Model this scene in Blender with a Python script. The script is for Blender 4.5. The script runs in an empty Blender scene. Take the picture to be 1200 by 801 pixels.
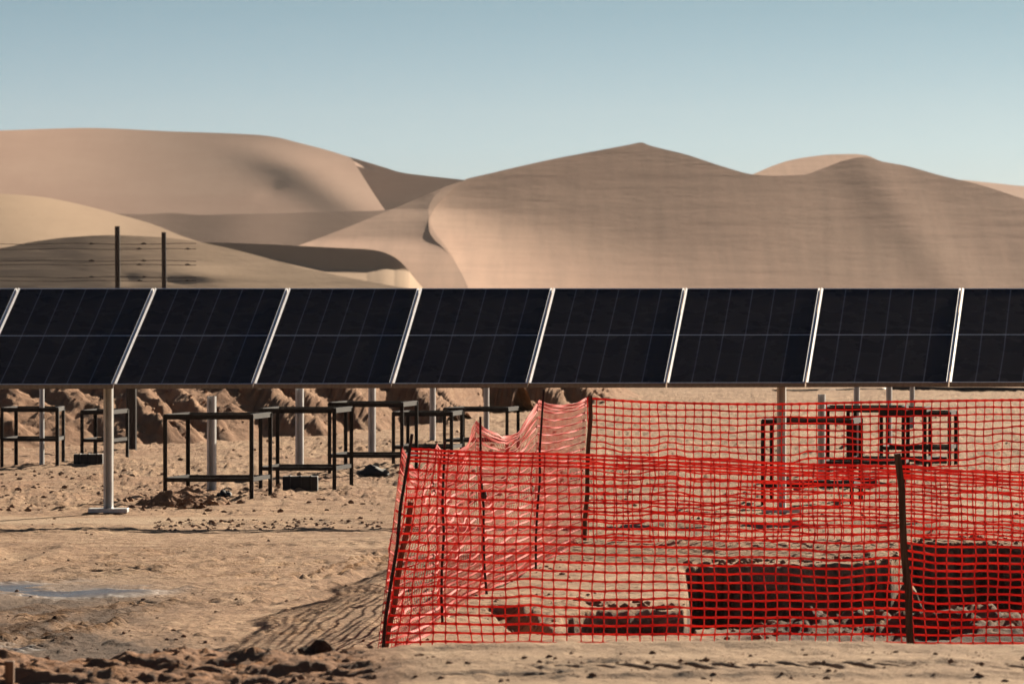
import bpy, bmesh, math, random
import numpy as np
from mathutils import Vector

random.seed(7)
rng = np.random.default_rng(11)
C = bpy.context.scene.collection
F = 6667.0            # focal length of a 200 mm lens in pixels of a 1200 px wide frame
EYE = 1.84
HOR = 345.0

def W(px, py, d):
    """World point seen at photo pixel (px, py) and distance d."""
    return Vector(((px - 600.0) / F * d, d, EYE - (py - HOR) / F * d))

def dist(py, z=0.0):
    return (EYE - z) * F / (py - HOR)

def G(px, py):
    """Point of the flat ground at a photo pixel."""
    d = dist(py)
    return Vector(((px - 600.0) / F * d, d, 0.0))

# ------------------------------------------------------------------ objects
def link(o, parent=None):
    C.objects.link(o)
    if parent is not None:
        o.parent = parent
    return o

def tag(o, label=None, cat=None, group=None, kind=None):
    if label: o['label'] = label
    if cat: o['category'] = cat
    if group: o['group'] = group
    if kind: o['kind'] = kind
    return o

def empty(name, loc, label, cat, group=None):
    o = bpy.data.objects.new(name, None)
    o.location = loc
    o.empty_display_size = 0.1
    link(o)
    return tag(o, label, cat, group)

class MB:
    """Collects vertices and faces of one part in world space."""
    def __init__(s):
        s.v, s.f = [], []
    def quadbar(s, ring_a, ring_b):
        n = len(s.v)
        k = len(ring_a)
        s.v += [tuple(p) for p in ring_a] + [tuple(p) for p in ring_b]
        for i in range(k):
            j = (i + 1) % k
            s.f.append((n + i, n + j, n + k + j, n + k + i))
        s.f.append(tuple(n + i for i in reversed(range(k))))
        s.f.append(tuple(n + k + i for i in range(k)))
    def box(s, lo, hi):
        x0, y0, z0 = lo; x1, y1, z1 = hi
        s.quadbar([(x0, y0, z0), (x1, y0, z0), (x1, y1, z0), (x0, y1, z0)],
                  [(x0, y0, z1), (x1, y0, z1), (x1, y1, z1), (x0, y1, z1)])
    def prism(s, poly, z0, z1, at=(0, 0), rot=0.0):
        c, sn = math.cos(rot), math.sin(rot)
        p = [(at[0] + c * x - sn * y, at[1] + sn * x + c * y) for x, y in poly]
        s.quadbar([(x, y, z0) for x, y in p], [(x, y, z1) for x, y in p])
    def bar(s, a, b, w, h, up=Vector((0, 0, 1))):
        a, b = Vector(a), Vector(b)
        t = (b - a).normalized()
        r = t.cross(up)
        if r.length < 1e-4: r = t.cross(Vector((0, 1, 0)))
        r.normalize()
        u = r.cross(t).normalized()
        r *= w / 2; u *= h / 2
        s.quadbar([a - r - u, a + r - u, a + r + u, a - r + u],
                  [b - r - u, b + r - u, b + r + u, b - r + u])
    def tube(s, pts, rad, k=8):
        pts = [Vector(p) for p in pts]
        rads = rad if isinstance(rad, (list, tuple)) else [rad] * len(pts)
        rings = []
        for i, p in enumerate(pts):
            t = (pts[min(i + 1, len(pts) - 1)] - pts[max(i - 1, 0)]).normalized()
            a = t.cross(Vector((0, 1, 0.123))).normalized()
            b = t.cross(a).normalized()
            rings.append([p + (a * math.cos(q) + b * math.sin(q)) * rads[i]
                          for q in [2 * math.pi * j / k for j in range(k)]])
        n = len(s.v)
        for r in rings: s.v += [tuple(p) for p in r]
        for i in range(len(rings) - 1):
            for j in range(k):
                jj = (j + 1) % k
                s.f.append((n + i * k + j, n + i * k + jj, n + (i + 1) * k + jj, n + (i + 1) * k + j))
        s.f.append(tuple(n + j for j in range(k)))
        s.f.append(tuple(n + (len(rings) - 1) * k + j for j in range(k)))
    def build(s, name, mat, parent=None, origin=None, smooth=False, bevel=0.0):
        me = bpy.data.meshes.new(name)
        off = Vector((0, 0, 0))
        if parent is not None: off = Vector(parent_world(parent))
        elif origin is not None: off = Vector(origin)
        me.from_pydata([tuple(Vector(p) - off) for p in s.v], [], s.f)
        bm = bmesh.new(); bm.from_mesh(me)
        bmesh.ops.recalc_face_normals(bm, faces=bm.faces)
        bm.to_mesh(me); bm.free()
        me.materials.append(mat)
        if smooth:
            for p in me.polygons: p.use_smooth = True
        o = bpy.data.objects.new(name, me)
        if parent is None and origin is not None: o.location = origin
        link(o, parent)
        if bevel > 0:
            m = o.modifiers.new('bevel', 'BEVEL'); m.width = bevel; m.segments = 2; m.limit_method = 'ANGLE'
        return o

def parent_world(o):
    v = Vector((0, 0, 0))
    while o is not None:
        v += o.location
        o = o.parent
    return v

def np_mesh(name, verts, quads, mat, smooth=True, parent=None, origin=None):
    verts = np.asarray(verts, dtype=np.float64)
    if parent is not None: verts = verts - np.array(parent_world(parent))
    elif origin is not None: verts = verts - np.array(origin)
    me = bpy.data.meshes.new(name)
    n, m = len(verts), len(quads)
    me.vertices.add(n)
    me.vertices.foreach_set('co', verts.astype(np.float32).ravel())
    me.loops.add(4 * m)
    me.loops.foreach_set('vertex_index', np.asarray(quads, dtype=np.int32).ravel())
    me.polygons.add(m)
    me.polygons.foreach_set('loop_start', np.arange(0, 4 * m, 4, dtype=np.int32))
    me.polygons.foreach_set('use_smooth', np.full(m, smooth, dtype=bool))
    me.update(calc_edges=True)
    me.materials.append(mat)
    o = bpy.data.objects.new(name, me)
    if parent is None and origin is not None: o.location = origin
    link(o, parent)
    return o

def grid_quads(nr, nc, base=0, flip=False):
    i, j = np.meshgrid(np.arange(nr - 1), np.arange(nc - 1), indexing='ij')
    a = base + i * nc + j
    q = np.stack([a, a + 1, a + nc + 1, a + nc], -1).reshape(-1, 4)
    return q[:, ::-1] if flip else q

# ------------------------------------------------------------------ noise
def _hash(ix, iy, seed):
    h = (ix.astype(np.int64) * 374761393 + iy.astype(np.int64) * 668265263 + seed * 974634077) & 0x7fffffff
    h = ((h ^ (h >> 13)) * 1274126177) & 0x7fffffff
    return ((h ^ (h >> 16)) & 0xffffff) / float(0xffffff)

def vnoise(x, y, seed=0):
    ix, iy = np.floor(x), np.floor(y)
    fx, fy = x - ix, y - iy
    ix = ix.astype(np.int64); iy = iy.astype(np.int64)
    ux = fx * fx * fx * (fx * (fx * 6 - 15) + 10); uy = fy * fy * fy * (fy * (fy * 6 - 15) + 10)
    a = _hash(ix, iy, seed); b = _hash(ix + 1, iy, seed)
    c = _hash(ix, iy + 1, seed); d = _hash(ix + 1, iy + 1, seed)
    return (a * (1 - ux) + b * ux) * (1 - uy) + (c * (1 - ux) + d * ux) * uy - 0.5

def fbm(x, y, seed=0, octv=4, gain=0.5):
    s = 0; a = 1.0
    for o in range(octv):
        s = s + a * vnoise(x * 2 ** o + 13.7 * o, y * 2 ** o - 7.1 * o, seed + o)
        a *= gain
    return s

def sst(a, b, x):
    t = np.clip((x - a) / (b - a), 0, 1)
    return t * t * (3 - 2 * t)

def pchip(xs, ys):
    """Monotone cubic interpolation through knots."""
    xs = np.asarray(xs, float); ys = np.asarray(ys, float)
    h = np.diff(xs); dl = np.diff(ys) / h
    m = np.zeros_like(ys)
    for i in range(1, len(xs) - 1):
        if dl[i - 1] * dl[i] > 0:
            w1 = 2 * h[i] + h[i - 1]; w2 = h[i] + 2 * h[i - 1]
            m[i] = (w1 + w2) / (w1 / dl[i - 1] + w2 / dl[i])
    m[0], m[-1] = dl[0], dl[-1]
    def f(x):
        x = np.asarray(x, float)
        k = np.clip(np.searchsorted(xs, x) - 1, 0, len(xs) - 2)
        hh = h[k]; t = np.clip((x - xs[k]) / hh, 0, 1)
        t2, t3 = t * t, t * t * t
        return (ys[k] * (2 * t3 - 3 * t2 + 1) + hh * m[k] * (t3 - 2 * t2 + t)
                + ys[k + 1] * (-2 * t3 + 3 * t2) + hh * m[k + 1] * (t3 - t2))
    return f

# ------------------------------------------------------------------ materials
def mat(name, col=(0.5, 0.5, 0.5), rough=0.6, metal=0.0, spec=0.5):
    m = bpy.data.materials.new(name); m.use_nodes = True
    b = m.node_tree.nodes['Principled BSDF']
    b.inputs['Base Color'].default_value = (*col, 1)
    b.inputs['Roughness'].default_value = rough
    b.inputs['Metallic'].default_value = metal
    b.inputs['Specular IOR Level'].default_value = spec
    return m, m.node_tree, b

def N(nt, t, **kw):
    n = nt.nodes.new(t)
    for k, v in kw.items():
        if k in n.bl_rna.properties.keys(): setattr(n, k, v)
        else: n.inputs[k].default_value = v
    return n

def noise_node(nt, vec, scale, detail=4, rough=0.55):
    n = N(nt, 'ShaderNodeTexNoise')
    n.inputs['Scale'].default_value = scale
    n.inputs['Detail'].default_value = detail
    n.inputs['Roughness'].default_value = rough
    if vec is not None: nt.links.new(vec, n.inputs['Vector'])
    return n.outputs['Fac']

def ramp(nt, fac, stops):
    r = N(nt, 'ShaderNodeValToRGB')
    e = r.color_ramp.elements
    while len(e) < len(stops): e.new(0.5)
    for i, (p, c) in enumerate(stops):
        e[i].position = p; e[i].color = (*c, 1) if len(c) == 3 else c
    nt.links.new(fac, r.inputs['Fac'])
    return r.outputs['Color']

def mapping(nt, vec, scale):
    m = N(nt, 'ShaderNodeMapping')
    m.inputs['Scale'].default_value = scale
    nt.links.new(vec, m.inputs['Vector'])
    return m.outputs['Vector']

def mixc(nt, fac, a, b, mode='MIX'):
    m = N(nt, 'ShaderNodeMix', data_type='RGBA', blend_type=mode)
    for s, v in ((m.inputs[0], fac), (m.inputs[6], a), (m.inputs[7], b)):
        if isinstance(v, (int, float)): s.default_value = v
        elif isinstance(v, tuple): s.default_value = (*v, 1)
        else: nt.links.new(v, s)
    return m.outputs[2]

def math_n(nt, op, a, b=None):
    m = N(nt, 'ShaderNodeMath', operation=op)
    for s, v in ((m.inputs[0], a), (m.inputs[1], b)):
        if v is None: continue
        if isinstance(v, (int, float)): s.default_value = v
        else: nt.links.new(v, s)
    return m.outputs[0]

def bump(nt, bsdf, h, strength, distance):
    b = N(nt, 'ShaderNodeBump')
    b.inputs['Strength'].default_value = strength
    b.inputs['Distance'].default_value = distance
    nt.links.new(h, b.inputs['Height'])
    nt.links.new(b.outputs['Normal'], bsdf.inputs['Normal'])

def pos(nt):
    return N(nt, 'ShaderNodeNewGeometry').outputs['Position']

def make_ground():
    m, nt, b = mat('packed_sand', rough=0.95, spec=0.15)
    p = pos(nt)
    big = noise_node(nt, mapping(nt, p, (0.55, 0.22, 1)), 1.0, 5)
    col = ramp(nt, big, [(0.32, (0.31, 0.172, 0.090)), (0.5, (0.43, 0.265, 0.152)), (0.66, (0.51, 0.345, 0.212))])
    mid = noise_node(nt, mapping(nt, p, (2.5, 1.2, 2.5)), 1.6, 7, 0.65)
    col = mixc(nt, 0.55, col, ramp(nt, mid, [(0.36, (0.22, 0.120, 0.063)), (0.52, (0.45, 0.28, 0.161)), (0.66, (0.58, 0.41, 0.262))]))
    fine = noise_node(nt, p, 22, 6, 0.7)
    col = mixc(nt, 1.0, col, ramp(nt, fine, [(0.36, (0.52, 0.48, 0.45)), (0.52, (1.0, 1.0, 1.0))]), 'MULTIPLY')
    streak = noise_node(nt, mapping(nt, p, (0.6, 4.5, 1)), 1.0, 6, 0.62)      # wheel-worn bands running across
    col = mixc(nt, 1.0, col, ramp(nt, streak, [(0.38, (0.72, 0.66, 0.60)), (0.52, (1.0, 1.0, 1.0)), (0.66, (1.10, 1.10, 1.10))]), 'MULTIPLY')
    red = N(nt, 'ShaderNodeAttribute', attribute_name='red').outputs['Fac']
    col = mixc(nt, red, col, mixc(nt, mid, (0.20, 0.088, 0.042), (0.42, 0.225, 0.12)))
    pale = N(nt, 'ShaderNodeAttribute', attribute_name='pale').outputs['Fac']
    col = mixc(nt, pale, col, mixc(nt, mid, (0.40, 0.27, 0.165), (0.56, 0.41, 0.275)))
    damp_shade = N(nt, 'ShaderNodeAttribute', attribute_name='damp_shade').outputs['Fac']
    col = mixc(nt, damp_shade, col, mixc(nt, mid, (0.060, 0.034, 0.020), (0.150, 0.090, 0.056)))  # damp soil, and the pit's shade painted into the same dark colour
    wet = N(nt, 'ShaderNodeAttribute', attribute_name='wet').outputs['Fac']
    col = mixc(nt, wet, col, (0.13, 0.11, 0.10))
    nt.links.new(col, b.inputs['Base Color'])
    r = math_n(nt, 'SUBTRACT', 0.95, math_n(nt, 'MULTIPLY', wet, 0.74))
    nt.links.new(r, b.inputs['Roughness'])
    nt.links.new(math_n(nt, 'ADD', 0.12, math_n(nt, 'MULTIPLY', wet, 0.5)), b.inputs['Specular IOR Level'])
    h = math_n(nt, 'ADD', noise_node(nt, p, 9, 8, 0.68), math_n(nt, 'MULTIPLY', fine, 0.5))
    bn = N(nt, 'ShaderNodeBump'); bn.inputs['Distance'].default_value = 0.08
    nt.links.new(math_n(nt, 'SUBTRACT', 0.75, math_n(nt, 'MULTIPLY', wet, 0.65)), bn.inputs['Strength'])
    nt.links.new(h, bn.inputs['Height']); nt.links.new(bn.outputs['Normal'], b.inputs['Normal'])
    return m

def make_dirt(name, lo, mi, hi, scale=2.0):
    m, nt, b = mat(name, rough=0.97, spec=0.1)
    p = pos(nt)
    f = noise_node(nt, p, scale, 7, 0.65)
    col = ramp(nt, f, [(0.3, lo), (0.52, mi), (0.7, hi)])
    nt.links.new(col, b.inputs['Base Color'])
    h = noise_node(nt, p, scale * 5, 7, 0.7)
    bump(nt, b, h, 0.7, 0.06)
    return m

def make_dune(name, cols, streak=0.0):
    m, nt, b = mat(name, rough=0.95, spec=0.1)
    p = pos(nt)
    f = noise_node(nt, mapping(nt, p, (0.02, 0.01, 0.05)), 1.0, 5, 0.55)
    col = ramp(nt, f, [(0.3, cols[0]), (0.52, cols[1]), (0.72, cols[2])])
    if streak > 0:
        # darker bands running along the slope and slide marks running down it
        s1 = noise_node(nt, mapping(nt, p, (0.035, 0.03, 1.1)), 1.0, 4, 0.6)
        s2 = noise_node(nt, mapping(nt, p, (0.30, 0.012, 0.03)), 1.0, 4, 0.6)
        k = ramp(nt, s1, [(0.36, (0.87, 0.855, 0.84)), (0.55, (1.0, 1.0, 1.0))])
        k2 = ramp(nt, s2, [(0.36, (0.83, 0.82, 0.81)), (0.6, (1.03, 1.03, 1.03))])
        col = mixc(nt, streak, col, mixc(nt, 1.0, col, k, 'MULTIPLY'))
        col = mixc(nt, streak, col, mixc(nt, 1.0, col, k2, 'MULTIPLY'))
    nt.links.new(col, b.inputs['Base Color'])
    r1 = noise_node(nt, mapping(nt, p, (0.25, 0.10, 1.6)), 1.0, 6, 0.65)
    bump(nt, b, r1, 0.10, 1.2)
    return m

M = {}
M['ground'] = make_ground()
M['berm'] = make_dirt('heaped_dirt', (0.20, 0.098, 0.048), (0.33, 0.185, 0.105), (0.42, 0.265, 0.16), 1.3)
M['clod'] = make_dirt('dirt_clod_surface', (0.18, 0.09, 0.05), (0.33, 0.19, 0.115), (0.44, 0.29, 0.19), 9)
M['rock'] = make_dirt('shaded_clod_surface', (0.05, 0.03, 0.02), (0.10, 0.06, 0.04), (0.20, 0.13, 0.085), 14)  # darker clod colour with the clods' own shade painted in
M['dune_main'] = make_dune('dune_sand', [(0.365, 0.192, 0.118), (0.415, 0.234, 0.150), (0.455, 0.273, 0.178)], 0.8)
M['dune_far'] = make_dune('pink_dune_sand', [(0.37, 0.203, 0.138), (0.41, 0.240, 0.166), (0.44, 0.271, 0.19)], 0.1)
M['dune_low'] = make_dune('golden_dune_sand', [(0.37, 0.235, 0.14), (0.44, 0.295, 0.18), (0.48, 0.33, 0.21)], 0.15)
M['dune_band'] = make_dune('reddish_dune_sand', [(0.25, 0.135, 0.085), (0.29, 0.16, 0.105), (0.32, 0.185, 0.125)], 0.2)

def make_steel(name, lo, hi, rough, metal, scale=30):
    m, nt, b = mat(name, rough=rough, metal=metal)
    p = N(nt, 'ShaderNodeTexCoord').outputs['Object']
    f = noise_node(nt, mapping(nt, p, (1, 1, 0.25)), scale, 5, 0.6)
    nt.links.new(ramp(nt, f, [(0.35, lo), (0.65, hi)]), b.inputs['Base Color'])
    nt.links.new(math_n(nt, 'ADD', rough - 0.1, math_n(nt, 'MULTIPLY', f, 0.25)), b.inputs['Roughness'])
    bump(nt, b, f, 0.1, 0.004)
    return m
M['galv'] = make_steel('galvanised_steel', (0.50, 0.51, 0.50), (0.66, 0.665, 0.65), 0.45, 0.2)
M['alu'] = make_steel('aluminium_frame', (0.80, 0.80, 0.81), (0.92, 0.92, 0.92), 0.45, 0.1)
M['lip'] = make_steel('shade_dark_lip', (0.10, 0.085, 0.07), (0.17, 0.15, 0.125), 0.6, 0.0)  # frame's shaded lower edge, painted as a darker metal
M['black_steel'] = make_steel('black_painted_steel', (0.004, 0.003, 0.0025), (0.012, 0.007, 0.005), 0.5, 0.0)
M['black_steel'].node_tree.nodes['Principled BSDF'].inputs['Specular IOR Level'].default_value = 0.22
M['dark_post'] = make_steel('dark_weathered_post', (0.018, 0.014, 0.012), (0.045, 0.035, 0.028), 0.7, 0.0)
M['rebar'] = make_steel('rusty_rebar', (0.022, 0.010, 0.007), (0.06, 0.024, 0.014), 0.7, 0.2, 60)
M['block'] = make_steel('black_rubber', (0.012, 0.011, 0.012), (0.026, 0.024, 0.024), 0.75, 0.0, 12)
M['pipe'] = mat('black_plastic_pipe', (0.012, 0.011, 0.011), 0.5)[0]
M['wire'] = mat('dark_fence_wire', (0.05, 0.04, 0.035), 0.5, 0.6)[0]
M['backsheet'] = mat('white_backsheet', (0.55, 0.55, 0.55), 0.6)[0]

def make_wood(name, lo, hi):
    m, nt, b = mat(name, rough=0.8, spec=0.2)
    p = N(nt, 'ShaderNodeTexCoord').outputs['Object']
    f = noise_node(nt, mapping(nt, p, (60, 60, 4)), 1.0, 5, 0.6)
    nt.links.new(ramp(nt, f, [(0.3, lo), (0.7, hi)]), b.inputs['Base Color'])
    bump(nt, b, f, 0.4, 0.004)
    return m
M['wood'] = make_wood('weathered_wood', (0.06, 0.030, 0.017), (0.17, 0.095, 0.055))
M['wood_light'] = make_wood('tan_wood', (0.12, 0.06, 0.03), (0.32, 0.19, 0.10))

def make_net():
    m, nt, b = mat('red_plastic_net', (0.60, 0.022, 0.018), 0.75, 0.0, 0.2)
    p = pos(nt)
    f = noise_node(nt, p, 3.0, 4)
    col = ramp(nt, f, [(0.35, (0.68, 0.058, 0.045)), (0.65, (0.82, 0.110, 0.075))])
    nt.links.new(col, b.inputs['Base Color'])
    t = N(nt, 'ShaderNodeBsdfTranslucent'); nt.links.new(col, t.inputs['Color'])
    mx = N(nt, 'ShaderNodeMixShader'); mx.inputs[0].default_value = 0.42
    nt.links.new(b.outputs[0], mx.inputs[1]); nt.links.new(t.outputs[0], mx.inputs[2])
    nt.links.new(mx.outputs[0], nt.nodes['Material Output'].inputs['Surface'])
    return m
M['net'] = make_net()

def make_cells():
    m, nt, b = mat('solar_cells', (0.01, 0.01, 0.014), 0.22, 0.0, 0.022)
    uv = N(nt, 'ShaderNodeUVMap').outputs['UV']
    sep = N(nt, 'ShaderNodeSeparateXYZ'); nt.links.new(uv, sep.inputs[0])
    u, v = sep.outputs['X'], sep.outputs['Y']
    def line(coord, n, half):
        fr = math_n(nt, 'FRACT', math_n(nt, 'MULTIPLY', coord, float(n)))
        d = math_n(nt, 'MINIMUM', fr, math_n(nt, 'SUBTRACT', 1.0, fr))
        return math_n(nt, 'LESS_THAN', d, half)
    cols = line(u, 6, 0.028)
    rows = line(v, 24, 0.03)
    bus = line(u, 54, 0.08)
    mid = math_n(nt, 'LESS_THAN', math_n(nt, 'ABSOLUTE', math_n(nt, 'SUBTRACT', v, 0.5)), 0.0040)
    # cell-to-cell shade differences
    cell = N(nt, 'ShaderNodeTexWhiteNoise', noise_dimensions='3D')
    cv = N(nt, 'ShaderNodeCombineXYZ')
    nt.links.new(math_n(nt, 'FLOOR', math_n(nt, 'MULTIPLY', u, 6.0)), cv.inputs[0])
    nt.links.new(math_n(nt, 'FLOOR', math_n(nt, 'MULTIPLY', v, 24.0)), cv.inputs[1])
    nt.links.new(N(nt, 'ShaderNodeObjectInfo').outputs['Random'], cv.inputs[2])
    nt.links.new(cv.outputs[0], cell.inputs['Vector'])
    c = mixc(nt, cell.outputs['Value'], (0.0250, 0.0190, 0.0190), (0.0335, 0.0255, 0.0270))
    c = mixc(nt, math_n(nt, 'MULTIPLY', bus, 0.10), c, (0.03, 0.03, 0.036))
    c = mixc(nt, math_n(nt, 'MULTIPLY', rows, 0.15), c, (0.03, 0.03, 0.035))
    c = mixc(nt, math_n(nt, 'MULTIPLY', cols, 0.8), c, (0.20, 0.19, 0.22))
    c = mixc(nt, mid, c, (0.70, 0.70, 0.72))
    dn = noise_node(nt, mapping(nt, N(nt, 'ShaderNodeTexCoord').outputs['Object'], (1.5, 6, 6)), 1.6, 6, 0.65)
    c = mixc(nt, math_n(nt, 'MULTIPLY', math_n(nt, 'MULTIPLY', dn, dn), 0.020), c, (0.30, 0.22, 0.15))
    nt.links.new(c, b.inputs['Base Color'])
    dust = noise_node(nt, N(nt, 'ShaderNodeTexCoord').outputs['Object'], 3.0, 5)
    nt.links.new(math_n(nt, 'ADD', 0.16, math_n(nt, 'MULTIPLY', dust, 0.22)), b.inputs['Roughness'])
    return m
M['cells'] = make_cells()

# ------------------------------------------------------------------ ground
def poly_dist(x, y, pts):
    """Distance to a polyline and the length along it."""
    best = np.full(x.shape, 1e9); along = np.zeros(x.shape); acc = 0.0
    for (ax, ay), (bx, by) in zip(pts[:-1], pts[1:]):
        dx, dy = bx - ax, by - ay; L = math.hypot(dx, dy)
        t = np.clip(((x - ax) * dx + (y - ay) * dy) / (L * L), 0, 1)
        dd = np.hypot(x - ax - t * dx, y - ay - t * dy)
        k = dd < best
        best = np.where(k, dd, best); along = np.where(k, acc + t * L, along)
        acc += L
    return best, along

def gxy(*pp):
    return [tuple(G(a, b)[:2]) for a, b in pp]

RUTS = [  # points in the photograph's ground, width m, depth m, lug spacing m
    (gxy((262, 716), (345, 706), (402, 690), (440, 669), (480, 652)), 0.12, 0.014, 0.0),
    (gxy((300, 693), (360, 690), (412, 676), (456, 655)), 0.10, 0.018, 0.0),
    (gxy((330, 676), (380, 672), (420, 664), (470, 648)), 0.13, 0.030, 0.14),
    (gxy((-40, 752), (30, 733), (88, 716), (150, 706)), 0.30, 0.026, 0.12),
    (gxy((-40, 768), (50, 748), (104, 730), (150, 719)), 0.16, 0.026, 0.12),
    (gxy((185, 614), (300, 612), (440, 611)), 0.28, 0.020, 0.22),
    (gxy((-30, 628), (60, 625), (118, 622)), 0.2, 0.022, 0.0),
    (gxy((118, 669), (160, 663), (210, 660)), 0.25, 0.035, 0.3),
    (gxy((225, 676), (280, 667), (338, 656)), 0.25, 0.018, 0.2),
    (gxy((-20, 657), (42, 643)), 0.3, 0.025, 0.0),
    (gxy((-40, 668), (120, 651), (260, 641), (440, 637)), 0.20, 0.013, 0.16),
    (gxy((-40, 684), (110, 672), (270, 651), (440, 646)), 0.20, 0.013, 0.16),
    (gxy((340, 742), (372, 715), (410, 697), (455, 683)), 0.16, 0.012, 0.09),
    (gxy((240, 706), (300, 709), (330, 710)), 0.18, 0.014, 0.18),
    (gxy((700, 617), (900, 622), (1240, 612)), 0.4, 0.028, 0.0),
    (gxy((690, 632), (860, 645), (1000, 640), (1240, 622)), 0.35, 0.030, 0.0),
    (gxy((470, 735), (520, 722), (570, 722), (640, 716)), 0.2, 0.04, 0.0),
]

PIT_EDGE = pchip([700, 800, 870, 960, 1044, 1062, 1200, 1400], [661.5, 662, 662.5, 661.5, 660.5, 642, 640.5, 640])
def ground_height(x, y):
    d = np.maximum(y, 1.0)
    px = 600 + x / d * F
    near = sst(140, 90, y)
    z = 0.05 * fbm(x * 0.35, y * 0.18, 3, 3)
    rough = 0.50 + 1.25 * sst(47, 51, y) * sst(0.02, 0.25, vnoise(x * 0.4, y * 0.2, 41) + 0.35)
    rough = rough + 0.5 * sst(0.0, 0.3, vnoise(x * 0.8, y * 0.4, 42))
    wet = wet_mask(x, y)
    band = sst(45.5, 46.0, y) * sst(48.0, 47.4, y)            # smooth compacted strip beside the panel row
    rough = rough * (1 - 0.75 * band) * (1 - 0.7 * wet)
    n = 0.018 * fbm(x * 2.4, y * 1.2, 5, 5, 0.66) + 0.036 * np.maximum(0, vnoise(x * 9, y * 4.5, 9) - 0.12) \
        + 0.022 * np.maximum(0, vnoise(x * 19, y * 8, 15) - 0.15)
    z = z + n * rough * near * 1.15
    for pts, w, dep, lug in RUTS:
        xs = [p[0] for p in pts]; ys = [p[1] for p in pts]
        k = (x > min(xs) - 1) & (x < max(xs) + 1) & (y > min(ys) - 1.5) & (y < max(ys) + 1.5)
        if not k.any(): continue
        xx, yy = x[k], y[k]
        wx = xx + 0.12 * vnoise(xx * 1.7, yy * 1.3, 77); wy = yy + 0.35 * vnoise(xx * 1.3, yy * 0.9, 78)
        dd, al = poly_dist(wx, wy, pts)
        t = dd / w
        prof = -np.exp(-t * t * 4) + 0.75 * np.exp(-((t - 1.0) / 0.38) ** 2)
        if lug > 0: prof = prof * (0.55 + 0.75 * np.sin(al / lug * 2 * math.pi + 3 * t))
        prof = prof * (0.6 + 1.2 * (vnoise(xx * 4, yy * 2, 79) + 0.35))
        z[k] += dep * prof
    # excavated pit inside the netting
    e = 0.30 * fbm(x * 1.0, y * 0.1, 21, 4, 0.5) + 0.08 * fbm(x * 6, y * 0.1, 20, 3, 0.6)
    far = dist(PIT_EDGE(px)) + e
    nearE = 31.6 + 0.5 * fbm(x * 2, y * 0 + 3, 22, 3)
    xl = (803 - 600) / F * y + 0.03 * fbm(y * 2.5, x, 24, 3)
    a = sst(0.0, 0.07, x - xl) * sst(0.0, 0.26, far - y) * sst(-0.2, 0.5, y - nearE)
    farB = dist(717) + 0.4 * e + 0.2 * vnoise(x * 3, 0 * y, 26) + np.interp(px, [640, 700, 790], [-0.7, -0.1, 0.1])
    fl = np.clip(0.62 + 1.5 * fbm(x * 5, 0.5 * y, 28, 4, 0.6), 0, 1)
    b = sst(0.0, 0.06, x - (655 - 600) / F * 33) * sst(0.06, 0.0, x - xl) * sst(0.0, 0.8 - 0.55 * fl, farB - y) * sst(-0.2, 0.5, y - 30.9)
    dC, _ = poly_dist(x, y, gxy((586, 712), (602, 724), (626, 742)))
    c = sst(0.14, 0.03, dC)
    z = z - 0.95 * a - 0.6 * b * (1 - a) - 0.11 * c
    spoil = np.exp(-((y - 30.55 - 0.3 * vnoise(x * 1.2, 0 * y, 31)) / 0.5) ** 2) * sst(845, 960, px)
    z = z + spoil * (0.10 + 0.13 * fbm(x * 3.2, y * 3.0, 33, 5, 0.62)) 
    sp2 = np.exp(-((x - (1060 - 600) / F * 37) / 0.35) ** 2 - ((y - 36.5) / 1.0) ** 2)
    z = z + 0.7 * sp2 * (1 + 0.6 * fbm(x * 4, y * 3, 35, 3))
    # spoil lifted along the far edge of the pit at the right
    z = z + 0.11 * np.exp(-((y - 43.4) / 0.9) ** 2) * sst(1040, 1120, px) * (1 + 0.7 * fbm(x * 1.8, y * 1.2, 36, 3))
    # foreground bank of graded sand
    top = np.interp(px, [-60, 60, 250, 400, 470, 800, 1260], [0.545, 0.535, 0.545, 0.555, 0.578, 0.590, 0.584])
    left = sst(480, 380, px)
    cr = 20.2 + 0.35 * vnoise(x * 1.3, 0 * y, 51) * left
    rid = sst(cr + 2.2, cr, y)
    bank = top * rid
    ro = left * (0.062 * fbm(x * 3.2, y * 5.0, 53, 5, 0.6) + 0.045 * np.maximum(0, vnoise(x * 6, y * 6, 55))) \
        + (1 - left) * (0.011 * fbm(x * 3.5, y * 4, 57, 5, 0.62) + 0.020 * np.maximum(0, vnoise(x * 10, y * 8, 66) - 0.1) + 0.016 * sst(0.0, 0.3, -vnoise(x * 0.2, y * 3.2, 58)))
    trk = np.exp(-((y - 19.02 - 0.012 * x) / 0.13) ** 2)
    lug = 0.5 + 0.5 * np.sin((x + 0.35 * y) * 2 * math.pi / 0.108)
    ro = ro - (1 - left) * trk * 0.060 * np.maximum(lug, 0.15) ** 1.6 * sst(560, 760, px) * (0.7 + vnoise(x * 7, y * 3, 60))
    trk2 = np.exp(-((y - 19.45 + 0.01 * x) / 0.05) ** 2)
    ro = ro - (1 - left) * trk2 * 0.016
    trk3 = np.exp(-((y - 18.75) / 0.07) ** 2)
    ro = ro - trk3 * 0.03 * sst(760, 640, px) * (1 - left)
    z = z * (1 - rid) + rid * (bank + ro * sst(cr + 1.0, cr + 0.1, y))
    # gentle rise far away, under the dunes
    z = z + 0.0
    return z

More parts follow.
